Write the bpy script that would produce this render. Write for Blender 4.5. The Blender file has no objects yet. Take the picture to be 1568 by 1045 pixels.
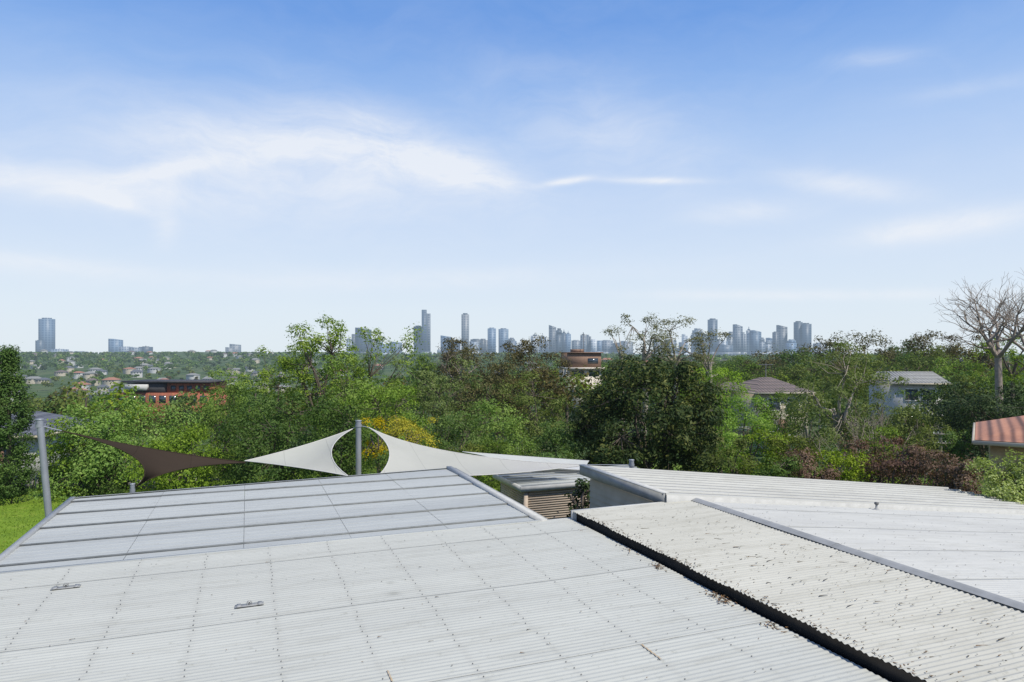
import bpy, math, numpy as np
from mathutils import Vector
rng=np.random.default_rng(7)
F=1045.0; CX=784.0; HY=540.0; CAMZ=7.0
scene=bpy.context.scene
# ---------------------------------------------------------------- helpers
def W(px,py,d):   # image pixel coordinates -> world position at distance d down the view axis
    return np.array([(px-CX)/F*d, d, CAMZ-(py-HY)/F*d])
def new_mat(name):
    m=bpy.data.materials.new(name); m.use_nodes=True
    try: m.cycles.emission_sampling='NONE'
    except Exception: pass
    m.node_tree.nodes.clear(); return m,m.node_tree
def N(nt,t,**k):
    n=nt.nodes.new(t)
    for a,b in k.items(): setattr(n,a,b)
    return n
def mth(nt,op,a,b=None,c=None):
    n=nt.nodes.new('ShaderNodeMath'); n.operation=op
    for i,v in enumerate((a,b,c)):
        if v is None: continue
        if isinstance(v,(int,float)): n.inputs[i].default_value=v
        else: nt.links.new(v,n.inputs[i])
    return n.outputs[0]
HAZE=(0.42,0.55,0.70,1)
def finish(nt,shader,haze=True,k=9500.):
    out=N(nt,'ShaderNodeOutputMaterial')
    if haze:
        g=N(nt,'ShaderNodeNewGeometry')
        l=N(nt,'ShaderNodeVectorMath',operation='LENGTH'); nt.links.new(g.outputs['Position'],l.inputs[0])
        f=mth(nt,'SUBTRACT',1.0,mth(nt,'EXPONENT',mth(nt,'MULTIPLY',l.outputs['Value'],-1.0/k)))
        em=N(nt,'ShaderNodeEmission'); em.inputs[0].default_value=HAZE; em.inputs[1].default_value=1.0  # aerial haze painted in as a glow that grows with distance
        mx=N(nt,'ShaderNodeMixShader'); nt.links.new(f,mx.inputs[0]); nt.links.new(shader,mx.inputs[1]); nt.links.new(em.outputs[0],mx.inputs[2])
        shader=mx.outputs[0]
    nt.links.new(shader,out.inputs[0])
def mixc(nt,fac,a,b,blend='MIX'):
    n=N(nt,'ShaderNodeMix',data_type='RGBA',blend_type=blend)
    for s,v in ((n.inputs[0],fac),(n.inputs[6],a),(n.inputs[7],b)):
        if isinstance(v,(int,float)): s.default_value=v
        elif isinstance(v,tuple): s.default_value=v if len(v)==4 else (*v,1)
        else: nt.links.new(v,s)
    return n.outputs[2]
def ramp(nt,fac,pts):
    r=N(nt,'ShaderNodeValToRGB'); nt.links.new(fac,r.inputs[0])
    e=r.color_ramp.elements
    while len(e)<len(pts): e.new(0.5)
    for i,(p,c) in enumerate(pts):
        e[i].position=p; e[i].color=c if len(c)==4 else (*c,1)
    return r.outputs[0]
def noise(nt,vec,scale,detail=4,rough=.55):
    n=N(nt,'ShaderNodeTexNoise'); n.inputs['Scale'].default_value=scale
    n.inputs['Detail'].default_value=detail; n.inputs['Roughness'].default_value=rough
    if vec is not None: nt.links.new(vec,n.inputs['Vector'])
    return n.outputs['Fac']
def mapping(nt,vec,scale=(1,1,1),rot=(0,0,0)):
    m=N(nt,'ShaderNodeMapping'); m.inputs['Scale'].default_value=scale; m.inputs['Rotation'].default_value=rot
    nt.links.new(vec,m.inputs['Vector']); return m.outputs[0]
def plain(name,c1,c2=None,scale=3.,rough=.7,metal=0.,haze=False,bump=0.,spec=.3,vscale=(1,1,1)):
    m,nt=new_mat(name); c2=c2 or tuple(x*.7 for x in c1)
    tc=N(nt,'ShaderNodeTexCoord'); v=mapping(nt,tc.outputs['Object'],vscale)
    f=noise(nt,v,scale); col=ramp(nt,f,[(.3,c2),(.7,c1)])
    p=N(nt,'ShaderNodeBsdfPrincipled'); nt.links.new(col,p.inputs['Base Color'])
    p.inputs['Roughness'].default_value=rough; p.inputs['Metallic'].default_value=metal
    p.inputs['Specular IOR Level'].default_value=spec
    if bump:
        b=N(nt,'ShaderNodeBump'); b.inputs['Strength'].default_value=bump; b.inputs['Distance'].default_value=.02
        nt.links.new(noise(nt,v,scale*6),b.inputs['Height']); nt.links.new(b.outputs[0],p.inputs['Normal'])
    finish(nt,p.outputs[0],haze); return m
def leafmat(name,dark,mid,light,trans=.30,patch=.6):
    m,nt=new_mat(name)
    g=N(nt,'ShaderNodeNewGeometry'); oi=N(nt,'ShaderNodeObjectInfo')
    f=noise(nt,g.outputs['Position'],patch,2)
    r=mth(nt,'ADD',mth(nt,'MULTIPLY',g.outputs['Random Per Island'],.38),mth(nt,'MULTIPLY',f,1.0))
    r=mth(nt,'ADD',mth(nt,'SUBTRACT',r,.27),mth(nt,'MULTIPLY',oi.outputs['Random'],.14))
    col=ramp(nt,r,[(.12,dark),(.5,mid),(.85,light)])
    hv=N(nt,'ShaderNodeHueSaturation'); nt.links.new(mth(nt,'MULTIPLY_ADD',oi.outputs['Random'],.03,.480),hv.inputs['Hue']); nt.links.new(mth(nt,'MULTIPLY_ADD',oi.outputs['Random'],-.2,1.12),hv.inputs['Saturation']); nt.links.new(col,hv.inputs['Color']); col=hv.outputs[0]
    p=N(nt,'ShaderNodeBsdfPrincipled'); nt.links.new(col,p.inputs['Base Color'])
    p.inputs['Roughness'].default_value=.6; p.inputs['Specular IOR Level'].default_value=.14
    t=N(nt,'ShaderNodeBsdfTranslucent'); nt.links.new(mixc(nt,1.0,col,(1.4,1.45,.6),'MULTIPLY'),t.inputs[0])
    mx=N(nt,'ShaderNodeMixShader'); mx.inputs[0].default_value=trans
    nt.links.new(p.outputs[0],mx.inputs[1]); nt.links.new(t.outputs[0],mx.inputs[2])
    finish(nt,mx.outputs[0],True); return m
class MB:
    def __init__(s): s.v=[];s.q=[];s.m=[];s.n=0
    def add(s,v,q,mi=0):
        v=np.asarray(v,float);q=np.asarray(q,int)
        s.v.append(v);s.q.append(q+s.n);s.m.append(np.full(len(q),mi));s.n+=len(v)
    def box(s,x0,x1,y0,y1,z0,z1,mi=0):
        v=[(x,y,z) for z in (z0,z1) for y in (y0,y1) for x in (x0,x1)]
        s.add(v,[(0,2,3,1),(4,5,7,6),(0,1,5,4),(1,3,7,5),(3,2,6,7),(2,0,4,6)],mi)
    def tube(s,pts,rad,sides=6,mi=0):
        pts=np.asarray(pts,float);k=len(pts)
        t=np.gradient(pts,axis=0); t/=np.linalg.norm(t,axis=1,keepdims=True)+1e-9
        ref=np.array([1.,0,0]) if abs(t[0][0])<.8 else np.array([0,1.,0])
        a=np.cross(t,ref);a/=np.linalg.norm(a,axis=1,keepdims=True)+1e-9;b=np.cross(t,a)
        an=np.arange(sides)*2*math.pi/sides
        ring=pts[:,None,:]+np.asarray(rad)[:,None,None]*(np.cos(an)[None,:,None]*a[:,None,:]+np.sin(an)[None,:,None]*b[:,None,:])
        q=[(i*sides+j,i*sides+(j+1)%sides,(i+1)*sides+(j+1)%sides,(i+1)*sides+j) for i in range(k-1) for j in range(sides)]
        s.add(ring.reshape(-1,3),q,mi)
    def leaves(s,c,n,size,width=.5,mi=1):
        k=len(c); n=n/(np.linalg.norm(n,axis=1,keepdims=True)+1e-9)
        r=rng.normal(size=(k,3)); a=np.cross(n,r); a/=np.linalg.norm(a,axis=1,keepdims=True)+1e-9
        b=np.cross(n,a); sz=(size*rng.uniform(.6,1.35,k))[:,None]
        v=np.stack([c-a*sz*.5,c+b*sz*.5*width+n*sz*.08,c+a*sz*.5,c-b*sz*.5*width+n*sz*.08],1).reshape(-1,3)
        s.add(v,np.arange(k*4).reshape(-1,4),mi)
    def mesh(s,name,mats,smooth=False):
        v=np.concatenate(s.v);q=np.concatenate(s.q);m=np.concatenate(s.m)
        me=bpy.data.meshes.new(name)
        me.vertices.add(len(v)); me.vertices.foreach_set('co',v.astype(np.float32).ravel())
        me.loops.add(len(q)*4); me.loops.foreach_set('vertex_index',q.astype(np.int32).ravel())
        me.polygons.add(len(q)); me.polygons.foreach_set('loop_start',np.arange(0,len(q)*4,4,dtype=np.int32))
        me.polygons.foreach_set('loop_total',np.full(len(q),4,dtype=np.int32))
        me.polygons.foreach_set('material_index',m.astype(np.int32))
        if smooth: me.polygons.foreach_set('use_smooth',np.ones(len(q),dtype=bool))
        for x in mats: me.materials.append(x)
        me.update(calc_edges=True); me.validate(); return me
    def obj(s,name,mats,parent=None,smooth=False):
        o=bpy.data.objects.new(name,s.mesh(name,mats,smooth)); scene.collection.objects.link(o)
        if parent: o.parent=parent
        return o
def empty(name,loc=(0,0,0),rz=0):
    o=bpy.data.objects.new(name,None); scene.collection.objects.link(o); o.location=loc; o.rotation_euler=(0,0,rz); return o
# ---------------------------------------------------------------- camera
cam=bpy.data.cameras.new('camera'); co=bpy.data.objects.new('camera',cam); scene.collection.objects.link(co)
co.location=(0,0,CAMZ); co.rotation_euler=(math.pi/2,0,0); cam.sensor_width=36; cam.lens=24.0
cam.shift_y=(HY-522.5)/1568; cam.clip_start=.1; cam.clip_end=30000; scene.camera=co
scene.view_settings.view_transform='Standard'; scene.view_settings.look='None'; scene.view_settings.exposure=0
# ---------------------------------------------------------------- sun + sky
to_sun=Vector((0.50,-0.46,0.92)).normalized()
el=math.asin(to_sun.z); azs=math.atan2(to_sun.x,to_sun.y)
sl=bpy.data.lights.new('sun','SUN'); sl.energy=5.0; sl.angle=math.radians(.5); sl.color=(1,.94,.84)
so=bpy.data.objects.new('sun',sl); scene.collection.objects.link(so); so.rotation_euler=to_sun.to_track_quat('Z','Y').to_euler()
w=bpy.data.worlds.new('World'); scene.world=w; w.use_nodes=True; nt=w.node_tree; nt.nodes.clear()
sky=N(nt,'ShaderNodeTexSky'); sky.sky_type='NISHITA'; sky.sun_disc=False; sky.sun_elevation=el; sky.sun_rotation=azs
tc=N(nt,'ShaderNodeTexCoord'); sp=N(nt,'ShaderNodeSeparateXYZ'); nt.links.new(tc.outputs['Generated'],sp.inputs[0])
X,Y,Z=sp.outputs
def s2l(c): return tuple((x/255/12.92 if x/255<=.04045 else ((x/255+.055)/1.055)**2.4) for x in c)
gr=ramp(nt,Z,[(0,s2l((228,239,247))),(.06,s2l((224,237,249))),(.13,s2l((214,230,250))),(.21,s2l((198,219,249))),(.29,s2l((173,203,246))),(.36,s2l((143,183,240))),(.43,s2l((112,161,231))),(1,s2l((60,105,180)))])
gr10=mixc(nt,1.0,gr,(10,10,10),'MULTIPLY')
base=mixc(nt,.93,sky.outputs[0],gr10)
az=mth(nt,'ARCTAN2',X,Y)
cl=None
clouds=[(470,225,210,40,.02,.62),(90,283,170,20,0,.60),(175,308,45,8,.22,.7),(640,240,120,30,.33,.5),(250,262,60,9,-.3,.6),
(740,278,60,14,.2,.5),(1440,346,110,17,-.08,.8),(868,278,30,4,-.12,.7),(1000,277,60,4,.06,.7),(1300,285,80,14,.22,.6),(1140,325,70,14,0,.4),
(60,405,140,13,.03,.5),(1250,452,220,7,.03,.5),(600,430,300,14,-.03,.3),(930,200,150,50,.3,.28),(1340,90,60,10,.1,.2),(1500,132,80,9,0,.2),(255,345,16,24,0,.4),(400,290,260,50,.0,.42)]
for (px,py,sx,sy,tl,am) in clouds:
    t=(px-CX)/F; a0=math.atan(t); e0=((HY-py)/F)/math.sqrt(1+t*t+((HY-py)/F)**2)
    ca=1/(1+t*t); ce=1/math.sqrt(1+t*t)
    da=mth(nt,'SUBTRACT',az,a0); de=mth(nt,'SUBTRACT',Z,e0)
    de=mth(nt,'MULTIPLY_ADD',da,tl,de)
    qa=mth(nt,'POWER',mth(nt,'ABSOLUTE',mth(nt,'MULTIPLY',da,F/sx/ca)),2); qe=mth(nt,'POWER',mth(nt,'ABSOLUTE',mth(nt,'MULTIPLY',de,F/sy/ce)),2)
    g=mth(nt,'MULTIPLY',mth(nt,'EXPONENT',mth(nt,'MULTIPLY',mth(nt,'ADD',qa,qe),-.7)),am)
    cl=g if cl is None else mth(nt,'ADD',cl,g)
wv=N(nt,'ShaderNodeCombineXYZ'); nt.links.new(az,wv.inputs[0]); nt.links.new(Z,wv.inputs[1])
wn=N(nt,'ShaderNodeTexNoise'); wn.inputs['Scale'].default_value=5; wn.inputs['Detail'].default_value=3; nt.links.new(wv.outputs[0],wn.inputs['Vector'])
wa=N(nt,'ShaderNodeVectorMath',operation='MULTIPLY_ADD'); nt.links.new(wn.outputs['Color'],wa.inputs[0]); wa.inputs[1].default_value=(.22,.12,0); nt.links.new(wv.outputs[0],wa.inputs[2])
cn=noise(nt,mapping(nt,wa.outputs[0],(3.2,13,1),(0,0,.12)),1.6,8,.62)
cn=ramp(nt,cn,[(.30,(0,0,0)),(.68,(1,1,1))])
cn2=noise(nt,mapping(nt,wa.outputs[0],(5,9,1),(0,0,-.3)),3,9,.72)
cf=mth(nt,'MULTIPLY',cl,mth(nt,'ADD',mth(nt,'MULTIPLY',cn,.8),mth(nt,'MULTIPLY',cn2,.9)))
veil=mth(nt,'MULTIPLY',mth(nt,'MULTIPLY',cn,cn2),.12)
cf=mth(nt,'MINIMUM',mth(nt,'ADD',cf,veil),.82)
col=mixc(nt,cf,base,(8.8,9.05,9.5))
bg=N(nt,'ShaderNodeBackground'); nt.links.new(col,bg.inputs[0]); bg.inputs[1].default_value=.1
wo=N(nt,'ShaderNodeOutputWorld'); nt.links.new(bg.outputs[0],wo.inputs[0])
# ---------------------------------------------------------------- terrain
D_=[0,36,60,120,250,600,1200,1600,2100,3500,14000]
ZL=[0,0,-1.5,-7,-17,-36,-26,-12,2,-14,-22]; ZR=[0,0,-1.5,-4,-7,-8,-11,-12,-13,-16,-22]
def ground(x,y):
    x=np.asarray(x,float);y=np.asarray(y,float)
    d=np.hypot(x,y); a=np.arctan2(x,np.maximum(y,.01)); a=np.where(y<0,0,a)
    t=np.clip((.15-a)/.45,0,1); t=t*t*(3-2*t)
    z=np.interp(d,D_,ZL)*t+np.interp(d,D_,ZR)*(1-t)
    amp=np.clip((d-300)/1500,0,1)*6
    return z+amp*(np.sin(x/170+1)*np.cos(y/330)+.5*np.sin(x/67+y/90))
rs=np.concatenate([[0.01],np.linspace(6,60,14),np.geomspace(70,14000,90)]); an=np.linspace(0,2*math.pi,241)[:-1]
R_,A_=np.meshgrid(rs,an,indexing='ij'); gx=R_*np.sin(A_);gy=R_*np.cos(A_); gz=ground(gx,gy)
mb=MB(); na=len(an)
I,J=np.meshgrid(np.arange(len(rs)-1),np.arange(na),indexing='ij'); J2=(J+1)%na
mb.add(np.stack([gx,gy,gz],-1).reshape(-1,3),np.stack([I*na+J,(I+1)*na+J,(I+1)*na+J2,I*na+J2],-1).reshape(-1,4)[:,::-1])
m,nt=new_mat('grass_and_scrub'); g=N(nt,'ShaderNodeNewGeometry')
l=N(nt,'ShaderNodeVectorMath',operation='LENGTH'); nt.links.new(g.outputs['Position'],l.inputs[0])
lawn=ramp(nt,noise(nt,g.outputs['Position'],.6,8,.7),[(.3,(.10,.17,.02)),(.55,(.16,.25,.025)),(.75,(.25,.29,.06))])
scr=ramp(nt,noise(nt,g.outputs['Position'],.03,6,.7),[(.35,(.03,.055,.018)),(.5,(.055,.09,.028)),(.66,(.10,.11,.05)),(.85,(.16,.15,.11))])
fd=ramp(nt,mth(nt,'DIVIDE',l.outputs['Value'],100.),[(.42,(0,0,0)),(.55,(1,1,1))])
p=N(nt,'ShaderNodeBsdfPrincipled'); nt.links.new(mixc(nt,fd,lawn,scr),p.inputs['Base Color']); p.inputs['Roughness'].default_value=.9; p.inputs['Specular IOR Level'].default_value=.1
b=N(nt,'ShaderNodeBump'); b.inputs['Distance'].default_value=.05; nt.links.new(noise(nt,g.outputs['Position'],12,5),b.inputs['Height']); nt.links.new(b.outputs[0],p.inputs['Normal'])
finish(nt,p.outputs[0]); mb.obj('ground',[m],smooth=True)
mb=MB(); k=26000; px=rng.uniform(-36,-13,k); py=rng.uniform(17,36,k); c=np.stack([px,py,np.full(k,.04)],1)
mb.leaves(c,np.stack([rng.normal(size=k),rng.normal(size=k)-.6,rng.uniform(0,.6,k)],1),.11,.3,0)
gm=leafmat('grass_blades',(.11,.19,.02),(.19,.29,.03),(.30,.34,.07),.35,.35); mb.obj('grass',[gm])
# ---------------------------------------------------------------- roof materials
RZ=math.radians(21.2); O=np.array([1.15,13.2]); U=np.array([math.cos(RZ),math.sin(RZ)]); V=np.array([-math.sin(RZ),math.cos(RZ)])
def loc(px,py,z):
    d=(CAMZ-z)*F/(py-HY); p=np.array([(px-CX)/F*d,d])-O; return p@U,p@V
def roofmat(name,c_hi,c_lo,sheet=.762,rough=.5,dirt=.5,spots=(),grime=.0,purlin=0.):
    m,nt=new_mat(name); tc=N(nt,'ShaderNodeTexCoord'); o=tc.outputs['Object']
    s=N(nt,'ShaderNodeSeparateXYZ'); nt.links.new(o,s.inputs[0])
    fl=mth(nt,'FLOOR',mth(nt,'DIVIDE',s.outputs[1],sheet)); wn=N(nt,'ShaderNodeTexWhiteNoise',noise_dimensions='1D'); nt.links.new(fl,wn.inputs['W'])
    big=noise(nt,mapping(nt,o,(.25,1.2,1)),1.2,6,.6)
    st=noise(nt,mapping(nt,o,(.6,13,1)),1.5,6,.7); sm=noise(nt,o,9,6,.75)
    f=mth(nt,'ADD',mth(nt,'MULTIPLY',big,.55),mth(nt,'MULTIPLY',st,.45))
    f=mth(nt,'ADD',f,mth(nt,'MULTIPLY',mth(nt,'SUBTRACT',wn.outputs[0],.5),.14))
    col=ramp(nt,f,[(.3,c_lo),(.66,c_hi)])
    sp_=ramp(nt,sm,[(.58,(1,1,1)),(.76,(1-dirt,1-dirt,1-dirt*1.1))])
    col=mixc(nt,1.,col,sp_,'MULTIPLY')
    gd=noise(nt,mapping(nt,o,(.35,2.2,1),(0,0,.05)),2.4,7,.72); gd=ramp(nt,gd,[(.50,(0,0,0)),(.72,(grime,)*3)])
    col=mixc(nt,gd,col,(.20,.19,.15))
    if purlin:
        fx=mth(nt,'FRACT',mth(nt,'DIVIDE',mth(nt,'ADD',s.outputs[0],9.2),.92)); dx=mth(nt,'MINIMUM',fx,mth(nt,'SUBTRACT',1.,fx))
        ln=mth(nt,'MULTIPLY',mth(nt,'EXPONENT',mth(nt,'MULTIPLY',mth(nt,'POWER',mth(nt,'DIVIDE',dx,.045),2),-1.)),mth(nt,'MULTIPLY',noise(nt,o,2.5,5,.8),purlin))
        col=mixc(nt,ln,col,(.24,.23,.20))
    for (u_,v_,r_,a_) in spots:
        dv=N(nt,'ShaderNodeVectorMath',operation='DISTANCE'); nt.links.new(o,dv.inputs[0]); dv.inputs[1].default_value=(u_,v_,3.8)
        ff=mth(nt,'MULTIPLY',mth(nt,'EXPONENT',mth(nt,'MULTIPLY',mth(nt,'POWER',mth(nt,'DIVIDE',dv.outputs['Value'],r_),2),-1.)),a_)
        col=mixc(nt,ff,col,(.20,.20,.17))
    p=N(nt,'ShaderNodeBsdfPrincipled'); nt.links.new(col,p.inputs['Base Color']); p.inputs['Specular IOR Level'].default_value=.12
    nt.links.new(ramp(nt,st,[(.3,(rough-.08,)*3),(.7,(rough+.15,)*3)]),p.inputs['Roughness'])
    finish(nt,p.outputs[0],False); return m
spots=[(*loc(603,910,3.8),.085,.5),(*loc(598,893,3.8),.06,.35)]
M_A=roofmat('pale_corrugated_steel',(.445,.45,.405),(.375,.38,.345),.762,.65,.30,spots,.28,.22)
M_B=roofmat('pan_steel',(.40,.415,.395),(.33,.345,.335),1.3,.6,.25,(),.25)
M_C=roofmat('weathered_corrugated_steel',(.445,.44,.39),(.36,.355,.31),.762,.7,.5,(),.42)
M_D=roofmat('bright_corrugated_steel',(.47,.47,.435),(.39,.39,.365),.762,.55,.25,(),.28)
M_fl=plain('galvanised_flashing',(.32,.325,.32),(.22,.225,.22),4,.6,.0,spec=.15)
M_wh=plain('white_capping',(.47,.47,.445),(.38,.38,.36),5,.6,spec=.15)
M_dk=plain('gutter_painted_shade',(.022,.020,.018),(.010,.010,.010),8,.9)  # near-black colour stands in for shade under the raised roof edge
M_scr=plain('screw_heads',(.17,.17,.165),(.10,.10,.10),4,.6,.2)
M_wall=plain('cream_weatherboard',(.44,.39,.31),(.35,.31,.24),2,.8)
M_slat=plain('tan_slats',(.46,.39,.31),(.36,.29,.23),2,.8,vscale=(1,1,10))
M_con=plain('render_grey',(.45,.44,.42),(.36,.35,.33),1.5,.85)
M_twig=plain('dry_twigs',(.10,.075,.04),(.04,.03,.02),30,.9)
M_dl=plain('dead_leaves',(.22,.13,.06),(.08,.045,.02),30,.9)
M_rust=plain('rust_stain',(.42,.29,.14),(.38,.32,.24),10,.8)
# ---------------------------------------------------------------- main building (local u,v)
bld=empty('metal_roofed_building',(O[0],O[1],0),RZ)
def corr(name,u0,u1,v0,v1,zf,amp,mat,pitch=.0762,nu=2,wob=0.):
    n=int((v1-v0)/pitch*8)+1; v=np.linspace(v0,v1,n); us=np.linspace(u0,u1,nu)
    UU,VV=np.meshgrid(us,v,indexing='ij')
    ZZ=zf(UU)+amp*np.sin(VV/pitch*2*math.pi)+wob*np.sin(UU*1.3+VV*.7)*np.sin(VV*.9+1)
    UU=UU+np.where((UU==us[0]),.02*np.sin(np.floor(VV/.762)*2.3)+.006*np.sin(VV*40),0)
    mb=MB(); I,J=np.meshgrid(np.arange(nu-1),np.arange(n-1),indexing='ij')
    q=np.stack([I*n+J,(I+1)*n+J,(I+1)*n+J+1,I*n+J+1],-1).reshape(-1,4)
    mb.add(np.stack([UU,VV,ZZ],-1).reshape(-1,3),q,0)
    return mb.obj(name,[mat],bld,smooth=True)
zA=3.8; zC=3.95
corr('foreground_roof_sheeting',-9.4,-.03,-10.5,0,lambda u:zA+0*u,.0036,M_A,nu=24,wob=.008)
corr('raised_roof_sheeting',0.0,2.74,-10.5,-.1,lambda u:zC+0*u,.0085,M_C,nu=8,wob=.008)
corr('sloping_roof_sheeting',2.84,15.3,-10.5,-.12,lambda u:zC-.004-.114*(u-2.79),.0055,M_D,nu=14,wob=.006)
mb=MB()
for (ua,ub,zf,step) in ((-9.38,-.06,lambda u:zA+.0030,2.286),(2.95,15.2,lambda u:zC-.114*(u-2.79)+.004,1.524)):
    for k_ in range(0,9):
        v=-.85-k_*step
        if v<-10.4: break
        L=np.linspace(ua,ub,24)
        for i in range(23):
            u_a,u_b=L[i],L[i+1]
            w1=.008*math.sin(u_a*1.3+v*.7)*math.sin(v*.9+1); w2=.008*math.sin(u_b*1.3+v*.7)*math.sin(v*.9+1)
            mb.add([(u_a,v-.003,zf(u_a)+w1),(u_b,v-.003,zf(u_b)+w2),(u_b,v+.003,zf(u_b)+w2+.004),(u_a,v+.003,zf(u_a)+w1+.004)],[(0,1,2,3)],0)
mb.obj('sheet_laps',[plain('lap_steel',(.40,.40,.365),(.28,.28,.25),3,.8,spec=.1)],bld)
mb=MB(); vs=[.06,.55,1.75,2.95,4.15,5.35]; nst=len(vs)
for i in range(nst):
    v0=vs[i]
    if i<nst-1: v1l=v1r=vs[i+1]
    else: v1l,v1r=5.75,6.5
    z0=3.75+.022; z1=3.75
    for s in range(5):
        ua=-9.4+s*8.75/5+.003; ub=-9.4+(s+1)*8.75/5-.003
        ta=(ua+9.4)/8.75; tb=(ub+9.4)/8.75
        va=v1l+(v1r-v1l)*ta; vb=v1l+(v1r-v1l)*tb; dz=rng.uniform(-.003,.003)
        mb.add([(ua,v0,z0+dz),(ub,v0,z0+dz),(ub,vb,z1+dz),(ua,va,z1+dz)],[(0,1,2,3)],0)
        for kk in range(1,5):
            vv_=v0+(min(v1l,v1r)-v0)*kk/5; zz_=z0+(z1-z0)*kk/5+dz
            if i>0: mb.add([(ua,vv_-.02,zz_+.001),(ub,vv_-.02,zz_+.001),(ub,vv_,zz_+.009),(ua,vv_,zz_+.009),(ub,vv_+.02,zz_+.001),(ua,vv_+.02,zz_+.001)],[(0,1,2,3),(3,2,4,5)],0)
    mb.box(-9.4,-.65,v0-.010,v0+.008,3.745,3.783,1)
mb.obj('pan_roof_sheeting',[M_B,plain('dark_seam_steel',(.22,.23,.23),(.15,.16,.16),5,.7,spec=.1)],bld)  # second material: dark grey steel strips along the pan seams
mb=MB()
mb.box(-.66,-.52,.0,6.55,3.70,3.82,0)
mb.box(-9.5,-9.40,-10.5,5.75,3.62,3.80,0)
mb.box(-.52,-.44,.0,6.4,3.55,3.79,1)
mb.box(-9.4,-.67,-.02,.05,3.76,3.812,2)
mb.obj('barge_cappings',[M_wh,M_fl,M_B],bld)
mb=MB(); mb.add([(-9.4,5.75,3.775),(-.66,6.5,3.775),(-.66,6.56,3.775),(-9.4,5.81,3.775),(-9.4,5.81,3.6),(-.66,6.56,3.6)],[(0,1,2,3),(3,2,5,4)],0); mb.obj('rear_gutter',[M_wh],bld)
mb=MB(); mb.box(.06,.10,-10.5,-.1,3.70,zC-.02,0); mb.box(-.03,.06,-10.5,-.1,3.70,3.74,0); mb.obj('box_gutter',[M_dk],bld)  # gutter and void face, overhang shade put into their colour
mb=MB(); mb.box(-.03,2.07,-.095,-.04,3.60,3.965,0); mb.box(-.62,0,.01,.05,3.55,3.80,0); mb.obj('raised_roof_end_capping',[M_wh],bld)
mb=MB()
for i in range(6):
    v1=-.1-i*1.8; v0=v1-1.84; dz=.004*(i%2)
    mb.add([(2.66,v0,zC+.012+dz),(2.66,v1,zC+.012+dz),(2.73,v0,zC+.040+dz),(2.73,v1,zC+.040+dz),(2.79,v0,zC+.055+dz),(2.79,v1,zC+.055+dz),(2.85,v0,zC+.035+dz),(2.85,v1,zC+.035+dz),(2.92,v0,zC+.002+dz),(2.92,v1,zC+.002+dz)],[(1,0,2,3),(3,2,4,5),(5,4,6,7),(7,6,8,9)],0)
mb.obj('ridge_capping',[plain('lead_grey_capping',(.30,.305,.30),(.22,.225,.22),3,.6,.0,spec=.15)],bld)
E0=2.07; zE=lambda u:4.10-.114*(u-E0)
mb=MB(); v0,v1=-.09,3.6
mb.add([(E0,v0,zE(E0)),(15.3,v0,zE(15.3)),(15.3,v1,zE(15.3)),(E0,v1,zE(E0))],[(0,1,2,3)],0)
for v in np.arange(v0,v1+.01,.41):
    h=.045
    for (a,b_,za,zb) in ((v-.03,v-.012,0.002,h),(v-.012,v+.012,h,h),(v+.012,v+.03,h,.002)):
        mb.add([(E0+.01,a,zE(E0)+za),(15.3,a,zE(15.3)+za),(15.3,b_,zE(15.3)+zb),(E0+.01,b_,zE(E0)+zb)],[(0,1,2,3)],0)
    mb.add([(E0+.01,v-.05,zE(E0)+.003),(15.3,v-.05,zE(15.3)+.003),(15.3,v-.03,zE(15.3)+.003),(E0+.01,v-.03,zE(E0)+.003)],[(0,1,2,3)],1)
mb.obj('ribbed_roof_sheeting',[M_D,M_fl],bld)
mb=MB()
mb.box(E0-.04,E0,-.09,3.66,zE(E0)-.20,zE(E0)+.03,0)
mb.box(E0-.06,E0+.10,-.09,3.66,zE(E0)+.032,zE(E0)+.055,1)
for (a,b_) in ((3.6,3.66),(-.14,-.095)):
    mb.add([(E0,a,zE(E0)-.16),(15.3,a,zE(15.3)-.16),(15.3,a,zE(15.3)+.01),(E0,a,zE(E0)+.01),(E0,b_,zE(E0)-.16),(15.3,b_,zE(15.3)-.16),(15.3,b_,zE(15.3)+.01),(E0,b_,zE(E0)+.01)],[(0,1,2,3),(4,5,6,7),(3,2,6,7)],1)
mb.obj('eave_fascia',[M_fl,M_wh],bld)
mb=MB()
for i in range(26):
    z=.2+i*.145
    if z+.15<3.85: mb.add([(E0+.10,.0,z),(E0+.10,3.4,z),(E0+.13,3.4,z+.15),(E0+.13,.0,z+.15)],[(0,1,2,3)],0)
    if z<2.2: mb.add([(E0+.24,3.42,z),(15.1,3.42,z),(15.1,3.38,z+.15),(E0+.24,3.38,z+.15)],[(0,1,2,3)],0)
mb.box(E0+.28,15.1,-10.3,3.37,0,2.45,1)
mb.box(E0+.16,E0+.18,-.1,3.37,2.45,3.88,1)
mb.box(-9.25,2.0,-10.3,-.2,0,3.6,1); mb.box(-9.25,-.75,-.19,5.5,0,3.6,1)
mb.obj('walls',[M_wall,M_con],bld)
mb=MB()
def screw(u,v,z,r=.0055):
    mb.add([(u-r,v-r,z),(u+r,v-r,z),(u+r,v+r,z),(u-r,v+r,z),(u-r*.6,v-r*.6,z+r),(u+r*.6,v-r*.6,z+r),(u+r*.6,v+r*.6,z+r),(u-r*.6,v+r*.6,z+r)],[(4,5,6,7),(0,1,5,4),(1,2,6,5),(2,3,7,6),(3,0,4,7)],0)
def wob(u,v): return .008*math.sin(u*1.3+v*.7)*math.sin(v*.9+1)
for u in np.arange(-9.2,-.1,.92):
    for v in np.arange(-10.4,-.03,.0762*2):
        if rng.random()<.8: screw(u+rng.normal(0,.010),v+.019,zA+.003+wob(u,v),.0062)
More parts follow.
